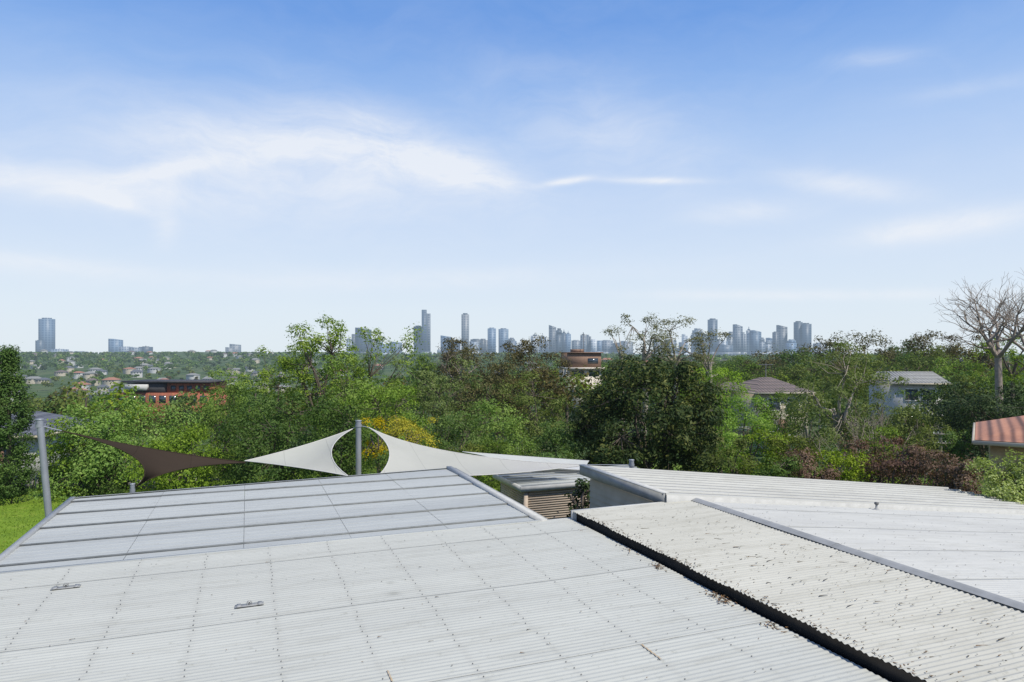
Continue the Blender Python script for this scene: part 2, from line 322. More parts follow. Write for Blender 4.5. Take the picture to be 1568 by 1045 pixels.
for u in (.12,1.0,1.9,2.6):
    for v in np.arange(-10.4,-.15,.0762*3): screw(u,v+.019,zC+.009+wob(u,v))
for u in np.arange(3.2,15,1.1):
    for v in np.arange(-9,-.15,.0762*4): screw(u,v,zC-.114*(u-2.79)+.003)
mb.obj('roof_screws',[M_scr],bld)
mb=MB()
def fleck(u,v,z,L,wd,ang,mi):
    c,s=math.cos(ang),math.sin(ang); h=.006
    P=[(-L,-wd),(L,-wd*.6),(L*.9,wd),(-L*.8,wd*.7)]
    vv=[(u+x*c-y*s,v+x*s+y*c,z+h+(.006 if i%2 else 0)) for i,(x,y) in enumerate(P)]
    mb.add(vv,[(0,1,2,3)],mi)
for i in range(400):
    u=rng.uniform(.03,2.6); v=-rng.beta(1.6,1.4)*8.5-.3
    L=rng.choice([.012,.02,.035,.08],p=[.5,.3,.14,.06]); fleck(u,v,zC+.006,L,rng.uniform(.003,.008),rng.normal(0,.3),int(rng.random()<.3))
for i in range(260):
    v=-rng.uniform(.3,9.5); fleck(rng.exponential(.06)+.02,v,zC+.006,rng.uniform(.008,.025),.008,rng.uniform(0,3),int(rng.random()<.5))
for i in range(150):
    u=rng.uniform(3,10); v=-rng.uniform(.3,8); fleck(u,v,zC-.114*(u-2.79)+.005,rng.uniform(.006,.02),.005,rng.normal(0,.5),0)
for i in range(190):
    u=-rng.uniform(.1,9.2); v=-rng.uniform(.2,8.5); fleck(u,v,zA+.006,rng.choice([.008,.014,.03],p=[.6,.3,.1]),rng.uniform(.003,.007),rng.normal(0,.6),int(rng.random()<.3))
for (px_,py_,n_,sg) in ((1105,918,70,.10),(1010,870,30,.06),(1190,960,25,.1),(960,840,14,.1)):
    u0,v0=loc(px_,py_,zA)
    for i in range(n_): fleck(min(u0+rng.normal(0,sg*.6),.02),v0+rng.normal(0,sg*1.6),zA+rng.uniform(0,.03),rng.uniform(.01,.035),.01,rng.uniform(0,3),int(rng.random()<.7))
for i in range(200):
    fleck(rng.uniform(-.02,.05),-rng.uniform(.2,9.5),3.745,rng.uniform(.01,.03),.01,rng.uniform(0,3),1)
mb.obj('leaf_litter',[M_twig,M_dl],bld)
for (px_,py_) in ((101,901),(382,928)):
    u0,v0=loc(px_,py_,zA); mb=MB()
    mb.box(u0-.17,u0+.17,v0-.045,v0+.045,zA+.009,zA+.017,0); mb.box(u0-.15,u0-.1,v0-.06,v0+.06,zA+.018,zA+.024,0); mb.box(u0+.1,u0+.15,v0-.06,v0+.06,zA+.018,zA+.024,0)
    t=np.linspace(0,math.pi,9); mb.tube(np.stack([u0+.03*np.cos(t),np.full(9,v0),zA+.02+.05*np.sin(t)],1),np.full(9,.008),6,0)
    mb.tube([(u0,v0,zA+.018),(u0,v0,zA+.045)],[.016,.012],6,1)
    mb.obj('anchor_bracket',[M_fl,M_scr],bld)
d=15.6; p=W(1342,790,d); rel=p[:2]-O; uv=(rel@U,rel@V); zb=zC-.114*(uv[0]-2.79); mb=MB()
mb.tube([(uv[0],uv[1],zb-.02),(uv[0],uv[1],zb+.03),(uv[0],uv[1],zb+.031),(uv[0],uv[1],zb+.12)],[.07,.04,.025,.025],10,0)
mb.tube([(uv[0],uv[1],zb+.11),(uv[0],uv[1],zb+.13),(uv[0],uv[1],zb+.17),(uv[0],uv[1],zb+.18)],[.025,.05,.045,.001],10,1); mb.obj('vent_pipe',[M_fl,M_scr],bld)
for (px_,py_,L) in ((597,1035,.13),(997,998,.2)):
    u0,v0=loc(px_,py_,zA+.01); mb=MB(); n=24; vv=[];q=[]
    for i in range(n+1):
        v=v0-L+2*L*i/n; z=zA+.012+.0036*math.sin(v/.0762*2*math.pi); x=u0
        vv+=[(x-.008,v,z),(x+.008,v,z)]
        if i<n: q.append((2*i,2*i+1,2*i+3,2*i+2))
    mb.add(vv,q,0); mb.obj('rust_streak',[M_rust],bld)
# ---------------------------------------------------------------- slatted outbuilding
ob=empty('slatted_outbuilding',(O[0],O[1],0),RZ); u0,u1,v0,v1=1.62,6.0,6.3,8.3
mb=MB()
for i in range(44):
    z=.1+i*.068
    if z>3.0: break
    mb.box(u0,u1,v0-.02,v0+.0,z,z+.056,0); mb.box(u0-.02,u0,v0,v1,z,z+.056,0)
mb.box(u0+.004,u1,v0+.004,v1,0,3.0,1); mb.obj('walls',[M_slat,plain('slat_backing_brown',(.22,.17,.13))],ob)  # brown backing wall behind the slats, darker than the slats
mb=MB(); mb.box(u0-.05,u0+.06,v0-.06,v0+.03,0,3.0,0); mb.obj('corner_post',[M_slat],ob)
mb=MB(); mb.box(u0-.15,u1+.3,v0-.10,v1+.2,3.12,3.15,0); mb.box(u0-.20,u1+.35,v0-.15,v0-.10,3.02,3.17,1); mb.box(u0-.2,u0-.15,v0-.10,v1+.25,3.02,3.17,1)
for v in np.arange(v0,v1+.1,.4): mb.box(u0-.14,u1+.3,v-.02,v+.02,3.152,3.175,0)
mb.obj('roof',[M_B,M_wh],ob)
# ---------------------------------------------------------------- shade sails
def sailmat(name,c,tr):
    m,nt=new_mat(name); tc=N(nt,'ShaderNodeTexCoord')
    f=noise(nt,tc.outputs['Object'],.8,4); col=ramp(nt,f,[(.3,tuple(x*.9 for x in c)),(.7,c)])
    s=N(nt,'ShaderNodeSeparateXYZ'); nt.links.new(tc.outputs['Object'],s.inputs[0])
    sm=mth(nt,'FRACT',mth(nt,'MULTIPLY_ADD',s.outputs[0],.75,mth(nt,'MULTIPLY',s.outputs[1],.3))); seam=mth(nt,'LESS_THAN',sm,.02)
    col=mixc(nt,mth(nt,'MULTIPLY',seam,.25),col,tuple(x*.4 for x in c))
    fi=noise(nt,tc.outputs['Object'],60,2)
    d=N(nt,'ShaderNodeBsdfDiffuse'); t=N(nt,'ShaderNodeBsdfTranslucent'); nt.links.new(col,d.inputs[0]); nt.links.new(col,t.inputs[0])
    b=N(nt,'ShaderNodeBump'); b.inputs['Strength'].default_value=.15; b.inputs['Distance'].default_value=.01; nt.links.new(fi,b.inputs['Height']); nt.links.new(b.outputs[0],d.inputs['Normal'])
    mx=N(nt,'ShaderNodeMixShader'); mx.inputs[0].default_value=tr; nt.links.new(d.outputs[0],mx.inputs[1]); nt.links.new(t.outputs[0],mx.inputs[2]); finish(nt,mx.outputs[0],False); return m
M_s1=sailmat('cream_shadecloth',(.62,.61,.57),.4); M_s2=sailmat('brown_shadecloth',(.050,.038,.030),.12); M_s3=sailmat('white_shadecloth',(.72,.72,.69),.35)
def bez(a,b,c,t): t=t[:,None]; return (1-t)**2*a+2*t*(1-t)*b+t*t*c
def sail(name,top,bot,mat,bulge,sag=.12):
    n=28;k=12;t=np.linspace(0,1,n)
    T=bez(*top,t);B=bez(*bot,t); s=np.linspace(0,1,k)
    P=T[:,None,:]*(1-s)[None,:,None]+B[:,None,:]*s[None,:,None]
    P=P+(t**3)[:,None,None]*(4*s*(1-s))[None,:,None]*np.asarray(bulge)[None,None,:]
    P[:,:,2]-=sag*np.sin(np.pi*t)[:,None]*np.sin(np.pi*s)[None,:]
    mb=MB(); I,J=np.meshgrid(np.arange(n-1),np.arange(k-1),indexing='ij')
    mb.add(P.reshape(-1,3),np.stack([I*k+J,I*k+J+1,(I+1)*k+J+1,(I+1)*k+J],-1).reshape(-1,4),0)
    hem=plain(name+'_hem',(.55,.54,.5),(.45,.44,.42)) if mat is not M_s2 else mat
    for L in (T,B,P[-1]): mb.tube(L,np.full(len(L),.014),5,1)
    return mb.obj(name,[mat,hem],smooth=True)
s1t=W(540,657,21.5);s1b=W(533,729,18.6);s1l=W(375,706,20)
sail('shade_sail',(s1l,W(470,684,20.8),s1t),(s1l,W(455,714,19.3),s1b),M_s1,(-.56,0,.0))
s2t=W(565,655,21.5);s2b=W(580,728,18.6);s2r=W(897,712,20.5)
sail('shade_sail',(s2r,W(660,702,21.5),s2t),(s2r,W(740,735,19.5),s2b),M_s1,(.46,0,.0))
sail('shade_sail',(W(902,706,23.5),W(800,699,24.5),W(708,692,25.5)),(W(893,720,21.5),W(830,716,21.8),W(770,717,22)),M_s3,(.5,0,0),.05)
sail('shade_sail',(W(376,708,20),W(235,692,18.5),W(95,660,16.6)),(W(376,709,20),W(255,712,18),W(208,746,16.4)),M_s2,(.9,0,.02),.1)
M_post=plain('galvanised_post',(.28,.30,.33),(.21,.23,.26),3,.5,.2)
def post(name,pt,pb,r,cable=None):
    mb=MB(); a=np.array(pt);b_=np.array(pb); mb.tube([b_,a],[r*1.05,r],14,0); mb.tube([a,a+(0,0,.02),a+(0,0,.03)],[r*1.15,r*1.15,.001],14,0)
    mb.tube([a-(0,0,.10),a-(0,0,.18)],[r*1.2,r*1.2],14,0)
    if cable is not None:
        for cpt in cable: mb.tube([a-(0,0,.14),cpt],[.012,.012],6,0)
    mb.obj(name,[M_post],smooth=False)
p1t=W(61,643,16.4); tl=(W(75,790,16.4)-p1t); p1b=p1t+tl*(p1t[2]/-tl[2])
post('sail_post',p1t,p1b,.075,[W(95,660,16.6)])
p2t=W(549,645,21.5); post('sail_post',p2t,(p2t[0],p2t[1],0),.085,[s1t,s2t])
p3=W(967,705,20.5); post('sail_post',p3,(p3[0],p3[1],0),.07,[s2r])
p4=W(203,742,16.2); post('sail_post',p4,(p4[0],p4[1],0),.05)
# ---------------------------------------------------------------- trees
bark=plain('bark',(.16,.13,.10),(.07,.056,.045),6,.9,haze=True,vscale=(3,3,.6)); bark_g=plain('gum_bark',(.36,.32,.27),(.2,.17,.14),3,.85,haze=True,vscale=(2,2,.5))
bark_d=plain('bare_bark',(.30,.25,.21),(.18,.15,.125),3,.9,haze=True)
PAL={
'green':leafmat('leaf_green',(.06,.12,.02),(.155,.26,.042),(.27,.37,.085)),
'mid':leafmat('leaf_mid',(.033,.07,.016),(.09,.155,.032),(.18,.25,.065)),
'deep':leafmat('leaf_deep',(.026,.058,.016),(.07,.13,.033),(.14,.21,.06)),
'fresh':leafmat('leaf_fresh',(.06,.12,.014),(.16,.25,.034),(.28,.36,.075)),
'olive':leafmat('leaf_olive',(.045,.062,.016),(.125,.165,.038),(.21,.245,.075)),
'brown':leafmat('leaf_olivebrown',(.038,.036,.014),(.095,.088,.03),(.155,.138,.05),.2),
'dark':leafmat('leaf_dark',(.012,.026,.010),(.036,.062,.018),(.17,.18,.055),.18,1.3),
'vdark':leafmat('leaf_conifer',(.014,.03,.012),(.038,.064,.021),(.08,.115,.04),.15),
'cyp':leafmat('leaf_cypress',(.025,.055,.012),(.065,.125,.026),(.12,.19,.045),.15),
'gum':leafmat('leaf_gum',(.065,.07,.03),(.14,.145,.062),(.21,.21,.10),.2),
'lime':leafmat('leaf_lime',(.085,.16,.014),(.19,.31,.028),(.30,.41,.06),.4),
'yellow':leafmat('blossom_yellow',(.14,.18,.015),(.40,.34,.02),(.60,.48,.03),.3),
'red':leafmat('leaf_redbrown',(.065,.042,.028),(.15,.10,.07),(.24,.17,.115),.2),
'pale':leafmat('leaf_pale',(.10,.16,.022),(.27,.34,.07),(.50,.54,.25),.3),
}
def clumps(mb,tips,tr,n_per,size,ctr,droop=.0,width=.5,mi=1,flat=.72):
    k=len(tips)*n_per; idx=np.repeat(np.arange(len(tips)),n_per); rad=(tr*rng.uniform(.55,1.3,len(tips)))[idx]
    on=rng.normal(size=(k,3)); on/=np.linalg.norm(on,axis=1,keepdims=True)+1e-9
    on[:,2]=np.where(rng.random(k)<.45,np.abs(on[:,2]),on[:,2])
    lump=1+.28*np.sin(on[:,0]*5+idx)*np.sin(on[:,1]*5+idx*2.3)+.2*np.sin(on[:,2]*7+idx*1.7)
    rr=np.where(rng.random(k)<.74,rng.uniform(.62,.95,k),rng.uniform(.2,1.35,k))*lump
    off=on*(rad*rr)[:,None]*np.array([1,1,flat])
    off[:,2]-=droop*np.hypot(off[:,0],off[:,1])
    c=tips[idx]+off
    out=c-ctr; out/=np.linalg.norm(out,axis=1,keepdims=True)+1e-9
    n=rng.normal(size=(k,3))*.42+out*.35+on*.7+np.array([0,0,.3])
    mb.leaves(c,n,size,width,mi)
def make_tree(name,px,top,hw,bot,d,pal,ntip=110,nper=110,size=.17,tr=.75,width=.5,droop=.15,bk=None,nl=8,depthr=None,power=.45,lump=.3,conic=False):
    T=W(px,top,d); B=W(px,bot,d); x,y=T[0],T[1]; gz=float(ground(x,y)); R=hw/F*d; H=T[2]-B[2]; ctr=np.array([x,y,(T[2]+B[2])/2]); hz=H/2
    Rd=depthr or R
    dirs=rng.normal(size=(ntip,3)); dirs/=np.linalg.norm(dirs,axis=1,keepdims=True)
    ph=rng.uniform(0,6,6)
    lum=1-lump+lump*(np.sin(dirs[:,0]*4+ph[0])*np.sin(dirs[:,1]*4+ph[1])+np.sin(dirs[:,2]*5+ph[2])*np.cos(dirs[:,0]*5+ph[3]))*.7
    rad=rng.uniform(.12,1,ntip)**power*np.clip(lum,.5,1.0)
    if conic:
        h=rng.uniform(0,1,ntip); an=rng.uniform(0,2*math.pi,ntip); rr=np.sqrt(rng.uniform(.2,1,ntip))*np.minimum(1,(1-h)*2.6+.12)*np.minimum(1,h*6+.5)
        tips=np.stack([x+R*rr*np.cos(an),y+R*rr*np.sin(an),B[2]+H*h],1)
    else:
        t_=dirs*rad[:,None]
        for ax,half in ((0,max(R-tr*.6,.4*R)),(1,max(Rd-tr*.6,.4*Rd)),(2,max(hz-tr*.5,.4*hz))):
            a=t_[:,ax]; hi=np.sort(a)[-3]; lo=np.sort(a)[2]; p_=np.clip(np.where(a>0,a/hi,a/-lo),-1.04,1.04); t_[:,ax]=p_*half
        tips=ctr+t_
    mb=MB()
    r0=max(.10,.022*(T[2]-gz)); base=np.array([x,y,gz-.3]); low=np.array([x,y,max(B[2]+.12*H,gz+.5)])
    if conic: mb.tube([base,(x,y,(gz+T[2])/2),(x,y,T[2]-.3)],[r0,r0*.6,.03],8,0)
    else:
        bend=rng.normal(0,.15,2)
        mb.tube([base,[x+bend[0],y+bend[1],(gz+low[2])/2],low],[r0*1.3,r0,r0*.85],9,0)
        mains=tips[rng.choice(ntip,nl,replace=False)]
        mains=ctr+(mains-ctr)*.6; fork=low
        for q in mains:
            m1=fork*.5+q*.5+rng.normal(0,.25,3)+np.array([0,0,.12*H*.3]); mb.tube([fork,m1,q],[r0*.6,r0*.4,r0*.2],6,0)
        dd=np.linalg.norm(tips[:,None]-mains[None],axis=2).argmin(1)
        for i,q in enumerate(tips):
            s=mains[dd[i]]; m1=s*.5+q*.5+rng.normal(0,.15,3); mb.tube([s,m1,q],[r0*.18,r0*.12,r0*.04],3,0)
    clumps(mb,tips,np.full(ntip,tr),nper,size,ctr,droop,width)
    return mb.obj(name,[bk or bark,PAL[pal]])
MT=make_tree
MT('pepper_tree',195,600,105,765,36,'green',110,190,.15,.85,droop=.45,lump=.15)
MT('pepper_tree',125,635,55,765,35,'green',45,150,.15,.75,droop=.4,lump=.15)
MT('pepper_tree',330,590,80,760,41,'mid',80,180,.16,.8,droop=.45,lump=.2)
MT('pepper_tree',425,598,95,760,35,'deep',95,190,.15,.75,droop=.7,lump=.2)
MT('pepper_tree',275,650,60,765,33,'green',55,160,.14,.7,droop=.5)
MT('pepper_tree',520,612,62,750,33,'deep',65,170,.14,.65,droop=.7)
MT('elm_tree',490,489,80,700,47,'fresh',130,130,.17,.72,lump=.3)
MT('elm_tree',585,502,58,700,49,'fresh',70,110,.17,.68,lump=.35)
MT('elm_tree',422,530,50,720,50,'fresh',56,120,.17,.72,lump=.3)
MT('elm_tree',535,545,56,720,43,'fresh',60,120,.16,.65,lump=.3)
MT('elm_tree',665,550,76,730,44,'olive',90,140,.15,.68,lump=.3)
MT('elm_tree',600,592,76,740,38,'green',80,150,.14,.65)
MT('elm_tree',690,630,58,740,33,'mid',60,150,.12,.55)
MT('elm_tree',345,566,38,700,60,'fresh',40,110,.19,.8)
MT('cypress_pine_tree',812,516,64,690,78,'brown',110,160,.24,1.2,droop=.3,lump=.1)
MT('cypress_pine_tree',735,530,54,690,72,'brown',80,150,.23,1.1,droop=.3,lump=.15)
MT('wattle_tree',825,570,62,730,43,'olive',80,140,.14,.65,lump=.3)
MT('wattle_tree',765,612,58,740,36,'fresh',60,150,.13,.6)
MT('wattle_tree',850,645,42,740,32,'mid',44,130,.12,.5)
MT('loquat_tree',990,546,108,745,31,'dark',150,170,.18,.66,width=.42,droop=.4,lump=.12)
MT('loquat_tree',920,590,48,740,32,'dark',55,150,.17,.58,width=.42,droop=.4)
MT('loquat_tree',1058,605,52,740,32,'dark',55,150,.17,.58,width=.42,droop=.4)
for (a,t,h,dd,nt_) in ((985,482,44,78,28),(1035,488,44,80,30),(1088,508,32,80,16),(952,502,24,78,10)):
    MT('gum_tree',a,t,h,t+80,dd,'gum',nt_,130,.20,.9,bk=bark_g,lump=.3,nl=7)
MT('maple_tree',1090,562,46,700,48,'lime',56,140,.15,.7,lump=.3)
MT('maple_tree',1145,606,58,730,41,'lime',64,140,.14,.62,lump=.3)
MT('maple_tree',1060,560,36,690,60,'olive',40,120,.18,.75)
MT('gum_tree',1285,523,70,680,36,'olive',70,130,.13,.62,bk=bark_g,nl=9,lump=.3)
MT('gum_tree',1238,583,44,700,40,'olive',40,120,.14,.6,bk=bark_g,nl=7,lump=.35)
MT('elm_tree',1198,600,44,720,50,'mid',50,140,.16,.72)
MT('elm_tree',1345,600,50,720,48,'olive',56,140,.15,.7)
MT('elm_tree',1402,598,34,720,52,'mid',40,130,.15,.65)
MT('elm_tree',1330,640,44,740,36,'deep',46,130,.13,.5)
for (a,t,h,dd,pl) in ((1260,514,40,140,'brown'),(1325,510,48,140,'brown'),(1385,522,34,150,'deep'),(1412,509,30,130,'brown'),(1225,536,34,130,'deep'),(1180,537,40,150,'brown'),(1140,545,34,160,'mid'),(1095,543,34,170,'mid'),(1440,530,44,100,'olive'),(1490,512,40,90,'brown'),(1550,512,50,75,'fresh'),(1390,543,56,110,'mid'),(1310,540,60,110,'olive'),(1470,548,40,80,'fresh'),(695,518,24,130,'brown'),(946,552,26,135,'mid'),(650,545,26,140,'mid'),(1040,560,40,110,'deep'),(860,578,14,90,'mid'),(915,590,30,88,'olive'),(1475,575,30,66,'olive'),(1155,556,28,100,'mid'),(1215,560,28,90,'olive')):
    MT('elm_tree',a,t,h,t+75,dd,pl,50,90,.38*dd/140+.05,1.7*dd/140,lump=.2)
MT('holly_oak_tree',1505,585,70,720,43,'vdark',100,150,.16,.8)
MT('holly_oak_tree',1448,594,44,710,50,'vdark',60,140,.18,.85)
MT('holly_oak_tree',1560,600,50,720,45,'vdark',55,140,.17,.8)
MT('elm_tree',1400,622,42,720,45,'olive',46,130,.15,.65)
for (a,t,h,b_,dd,pl) in ((1115,668,42,770,28,'olive'),(1165,660,42,770,29,'fresh'),(1215,668,40,770,28,'olive'),(1240,690,38,770,26,'red'),(1290,690,42,770,27,'fresh'),(1330,672,36,770,29,'red'),
    (1375,672,46,780,27,'red'),(1430,685,46,790,26,'red'),(1475,704,32,790,25,'red'),(1400,650,42,770,32,'olive'),(1190,700,36,770,25,'mid'),(1462,662,30,770,32,'mid'),(1345,655,34,770,31,'fresh'),
    (110,700,36,770,36,'mid'),(165,715,30,775,34,'mid'),(75,715,24,760,38,'green'),(610,690,40,760,29,'mid'),(700,680,40,750,29,'olive'),(860,690,35,760,27,'mid'),(770,675,36,760,29,'mid')):
    MT('shrub',a,t,h,b_,dd,pl,40,120,.10,.42,lump=.3)
MT('wattle_bush',622,640,46,710,31,'yellow',44,130,.085,.40)
MT('wattle_bush',575,640,20,700,30,'yellow',12,110,.085,.33)
MT('shrub',1552,694,50,810,20.5,'pale',90,140,.08,.34,lump=.2)
MT('shrub',895,735,24,800,19.,'vdark',22,40,.12,.25)
MT('cypress_tree',14,540,27,770,33,'cyp',200,150,.11,.42,droop=-.5,conic=True)
def bare(name,px,d,pyb,pytop,seed,spread=.5,depth=6,r0=.2,lean=0,nm=4,open_=.55):
    r=np.random.default_rng(seed); b0=W(px,pyb,d); T=W(px,pytop,d); gz=float(ground(b0[0],b0[1])); mb=MB()
    L0=(T[2]-b0[2])*.30
    mb.tube([(b0[0],b0[1],gz-.3),(b0[0]+.1,b0[1],(gz+b0[2])/2),b0],[r0*1.4,r0*1.1,r0],9,0)
    def rec(p,dr,L,rad,k):
        dr=dr/np.linalg.norm(dr); pts=[p];q=p.copy();dd=dr.copy()
        for i in range(3):
            dd=dd+r.normal(0,.14,3)+np.array([0,0,.05]); dd/=np.linalg.norm(dd); q=q+dd*L/3; pts.append(q.copy())
        mb.tube(pts,[rad,rad*.85,rad*.75,rad*.62],7 if k>3 else 3,0)
        if k==0: return
        nb=3 if k>=4 else int(r.integers(2,4))
        for i in range(nb):
            s=pts[-1] if i<2 else pts[2]
            rec(s,dd+r.normal(0,spread,3)*np.array([1,1,.7]),L*r.uniform(.62,.88),rad*.58,k-1)
    for i in range(nm):
        a=i*2*math.pi/nm+r.uniform(0,.5); rec(b0.copy(),np.array([math.cos(a)*open_+lean,math.sin(a)*open_,1.]),L0,r0*.7,depth-1)
    mb.obj(name,[bark_d])
bare('bare_tree',1528,58,548,412,4,.5,6,.26,-.12,5,.85)
bare('bare_tree',1580,62,550,420,21,.5,6,.22,-.05,4,.6)
bare('bare_tree',1350,34,735,600,9,.5,5,.09)
bare('bare_tree',1410,31,760,680,11,.6,5,.06)
bare('bare_tree',1300,33,740,620,15,.5,5,.07)
bare('bare_tree',705,75,590,520,12,.5,5,.12)
def scatter(name,pal,n,dmin,dmax,amin,amax,leaf,nlf,hmin,hmax,limit=None,mode=1):
    mb=MB(); d=np.exp(rng.uniform(math.log(dmin),math.log(dmax),n)) if mode==1 else rng.uniform(dmin,dmax,n)
    a=rng.uniform(amin,amax,n); x=a*d; y=d; gz=ground(x,y); h=rng.uniform(hmin,hmax,n)
    if limit is not None:
        zt=CAMZ-(limit-HY)/F*d; h=np.minimum(h,zt-gz); ok=h>2.5; x,y,gz,h,d=x[ok],y[ok],gz[ok],h[ok],d[ok]
    ok=~(((x/y>.30)&(x/y<.63))&(y>62)&(y<90)); x,y,gz,h,d=x[ok],y[ok],gz[ok],h[ok],d[ok]
    n=len(x); r=h*rng.uniform(.35,.6,n)
    for i in range(n):
        if d[i]<420: mb.tube([(x[i],y[i],gz[i]-.3),(x[i]+rng.normal(0,.2),y[i],gz[i]+h[i]*.35),(x[i]+rng.normal(0,.4),y[i],gz[i]+h[i]*.65)],[.25,.2,.1],5,0)
    k=7; lob=rng.normal(size=(n,k,3)); lob/=np.linalg.norm(lob,axis=2,keepdims=True); lob*=rng.uniform(.3,.75,(n,k,1))
    L=np.stack([x,y,gz+h*.58],1)[:,None,:]+lob*np.stack([r,r,h*.36],1)[:,None,:]
    rr=np.repeat((r*.42)[:,None],k,1).reshape(-1); L=L.reshape(-1,3); m=max(nlf//k,4)
    off=rng.normal(size=(len(L),m,3)); off/=np.linalg.norm(off,axis=2,keepdims=True); nn=off.reshape(-1,3)+rng.normal(size=(len(L)*m,3))*.4+np.array([0,0,.35])
    off=off*rng.uniform(.55,1.05,(len(L),m,1))*rr[:,None,None]*np.array([1,1,.8])
    c=(L[:,None,:]+off).reshape(-1,3); dd=np.hypot(c[:,0],c[:,1])
    mb.leaves(c,nn,leaf*(.35+.65*dd/dmax),.7,1); mb.obj(name,[bark,PAL[pal]])
for pl,n in (('mid',60),('deep',50),('olive',45),('fresh',40),('brown',25),('vdark',20)):
    scatter('middle_distance_trees',pl,n,75,260,-.85,.85,.9,420,5,11,553)
for pl,n in (('mid',340),('deep',320),('olive',240),('vdark',130),('brown',90),('fresh',130)):
    scatter('distant_trees',pl,n,260,1000,-.85,.85,2.1,115,6,12,550)
for pl,n in (('mid',1100),('deep',800),('vdark',500),('olive',700),('fresh',250)):
    scatter('far_hill_trees',pl,n,1000,2300,-.85,.85,5.,42,9,16,539,2)
# ---------------------------------------------------------------- houses
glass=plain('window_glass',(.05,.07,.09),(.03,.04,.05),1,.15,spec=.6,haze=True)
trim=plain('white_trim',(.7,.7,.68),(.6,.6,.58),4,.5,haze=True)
def tile(name,c1,c2):
    m,nt=new_mat(name); tc=N(nt,'ShaderNodeTexCoord'); wv=N(nt,'ShaderNodeTexWave'); wv.inputs['Scale'].default_value=.9; wv.bands_direction='X'; nt.links.new(tc.outputs['Object'],wv.inputs[0])
    w2=N(nt,'ShaderNodeTexWave'); w2.inputs['Scale'].default_value=1.; w2.bands_direction='Z'; nt.links.new(tc.outputs['Object'],w2.inputs[0])
    f=mth(nt,'ADD',mth(nt,'MULTIPLY',noise(nt,tc.outputs['Object'],3,5),.7),mth(nt,'MULTIPLY',w2.outputs['Fac'],.3)); col=ramp(nt,f,[(.3,c2),(.75,c1)])
    p=N(nt,'ShaderNodeBsdfPrincipled'); nt.links.new(col,p.inputs['Base Color']); p.inputs['Roughness'].default_value=.8
    b=N(nt,'ShaderNodeBump'); b.inputs['Distance'].default_value=.06; nt.links.new(mth(nt,'ADD',wv.outputs['Fac'],w2.outputs['Fac']),b.inputs['Height']); nt.links.new(b.outputs[0],p.inputs['Normal'])
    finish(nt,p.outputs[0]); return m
T_or=tile('terracotta_tiles',(.38,.18,.11),(.26,.12,.075)); T_br=tile('brown_tiles',(.17,.13,.115),(.10,.08,.07)); T_gr=tile('grey_tiles',(.27,.27,.25),(.17,.17,.16)); T_sl=tile('slate_tiles',(.13,.14,.16),(.07,.075,.09))
W_cr=plain('cream_render',(.48,.43,.34),(.40,.36,.28),1,.85,haze=True); W_yb=plain('yellow_brick',(.50,.40,.22),(.40,.31,.17),6,.85,haze=True); W_wh=plain('white_render',(.52,.52,.50),(.43,.43,.41),1,.8,haze=True); W_br=plain('brown_brick',(.25,.15,.105),(.17,.10,.07),5,.85,haze=True)
def house(name,px,pyr,pye,wpx,d,wall,roof,rot=0.,dep=9.,hip=True,chim=False,ant=False,pos=None):
    if pos: cx,cy,ze,zr,w_=pos; D=dep/2; gz=float(ground(cx,cy))
    else:
        c=W(px,pyr,d); gz=float(ground(c[0],c[1])); ze=CAMZ-(pye-HY)/F*d; w_=wpx/F*d/2; D=dep/2; zr=CAMZ-(pyr-HY)/F*(d+D); cx=c[0]*(d+D)/d; cy=c[1]+D
    e=empty(name,(cx,cy,0),rot)
    mb=MB(); mb.box(-w_+.5,w_-.5,-D+.5,D-.5,gz-.3,ze,0); mb.obj('walls',[wall],e)
    i=min(D,w_*.8) if hip else 0.
    mb=MB(); z=ze; v=[(-w_,-D,z),(w_,-D,z),(w_,D,z),(-w_,D,z),(-w_+i,-.02,zr),(w_-i,-.02,zr),(w_-i,.02,zr),(-w_+i,.02,zr)]
    mb.add(v+[(-w_,-D,z-.16),(w_,-D,z-.16),(w_,D,z-.16),(-w_,D,z-.16)],[(0,1,5,4),(2,3,7,6),(1,2,6,5),(3,0,4,7),(4,5,6,7),(8,9,10,11)],0)
    mb.obj('roof',[roof],e)
    mb=MB(); mb.box(-w_-.05,w_+.05,-D-.10,-D-.005,z-.17,z-.02,0); mb.box(w_+.005,w_+.10,-D,D,z-.17,z-.02,0); mb.box(-w_-.10,-w_-.005,-D,D,z-.17,z-.02,0); mb.obj('gutters',[W_cr],e)
    mb=MB(); nW=max(2,int(w_/1.6)); fl=max(1,int((ze-gz)/2.9))
    for f_ in range(fl):
        zz=ze-1.9-f_*2.8
        for j in range(nW):
            xx=-w_+1.2+(2*w_-2.4)*(j+.5)/nW; yy=-D+.5
            mb.box(xx-.65,xx+.65,yy-.05,yy-.02,zz,zz+1.2,0)
            mb.box(xx-.72,xx-.65,yy-.09,yy-.003,zz-.07,zz+1.27,1); mb.box(xx+.65,xx+.72,yy-.09,yy-.003,zz-.07,zz+1.27,1)
            mb.box(xx-.65,xx+.65,yy-.09,yy-.003,zz+1.2,zz+1.27,1); mb.box(xx-.65,xx+.65,yy-.12,yy-.003,zz-.07,zz,1)
    mb.obj('windows',[glass,trim],e)
    mb=MB(); mb.box(-.5,.5,-D+.42,-D+.49,gz,gz+2.1,0); mb.obj('door',[W_br],e)
    if ant:
        mb=MB(); mb.tube([(0,-.1,zr-.2),(0,-.1,zr+1.6)],[.03,.025],6,0); mb.tube([(-.8,-.1,zr+1.4),(.8,-.1,zr+1.4)],[.02,.02],5,0)
        for j in range(7): mb.tube([(-.7+j*.23,-.5,zr+1.4),(-.7+j*.23,.3,zr+1.4)],[.015,.015],4,0)
        mb.obj('tv_antenna',[M_post],e)
    return e
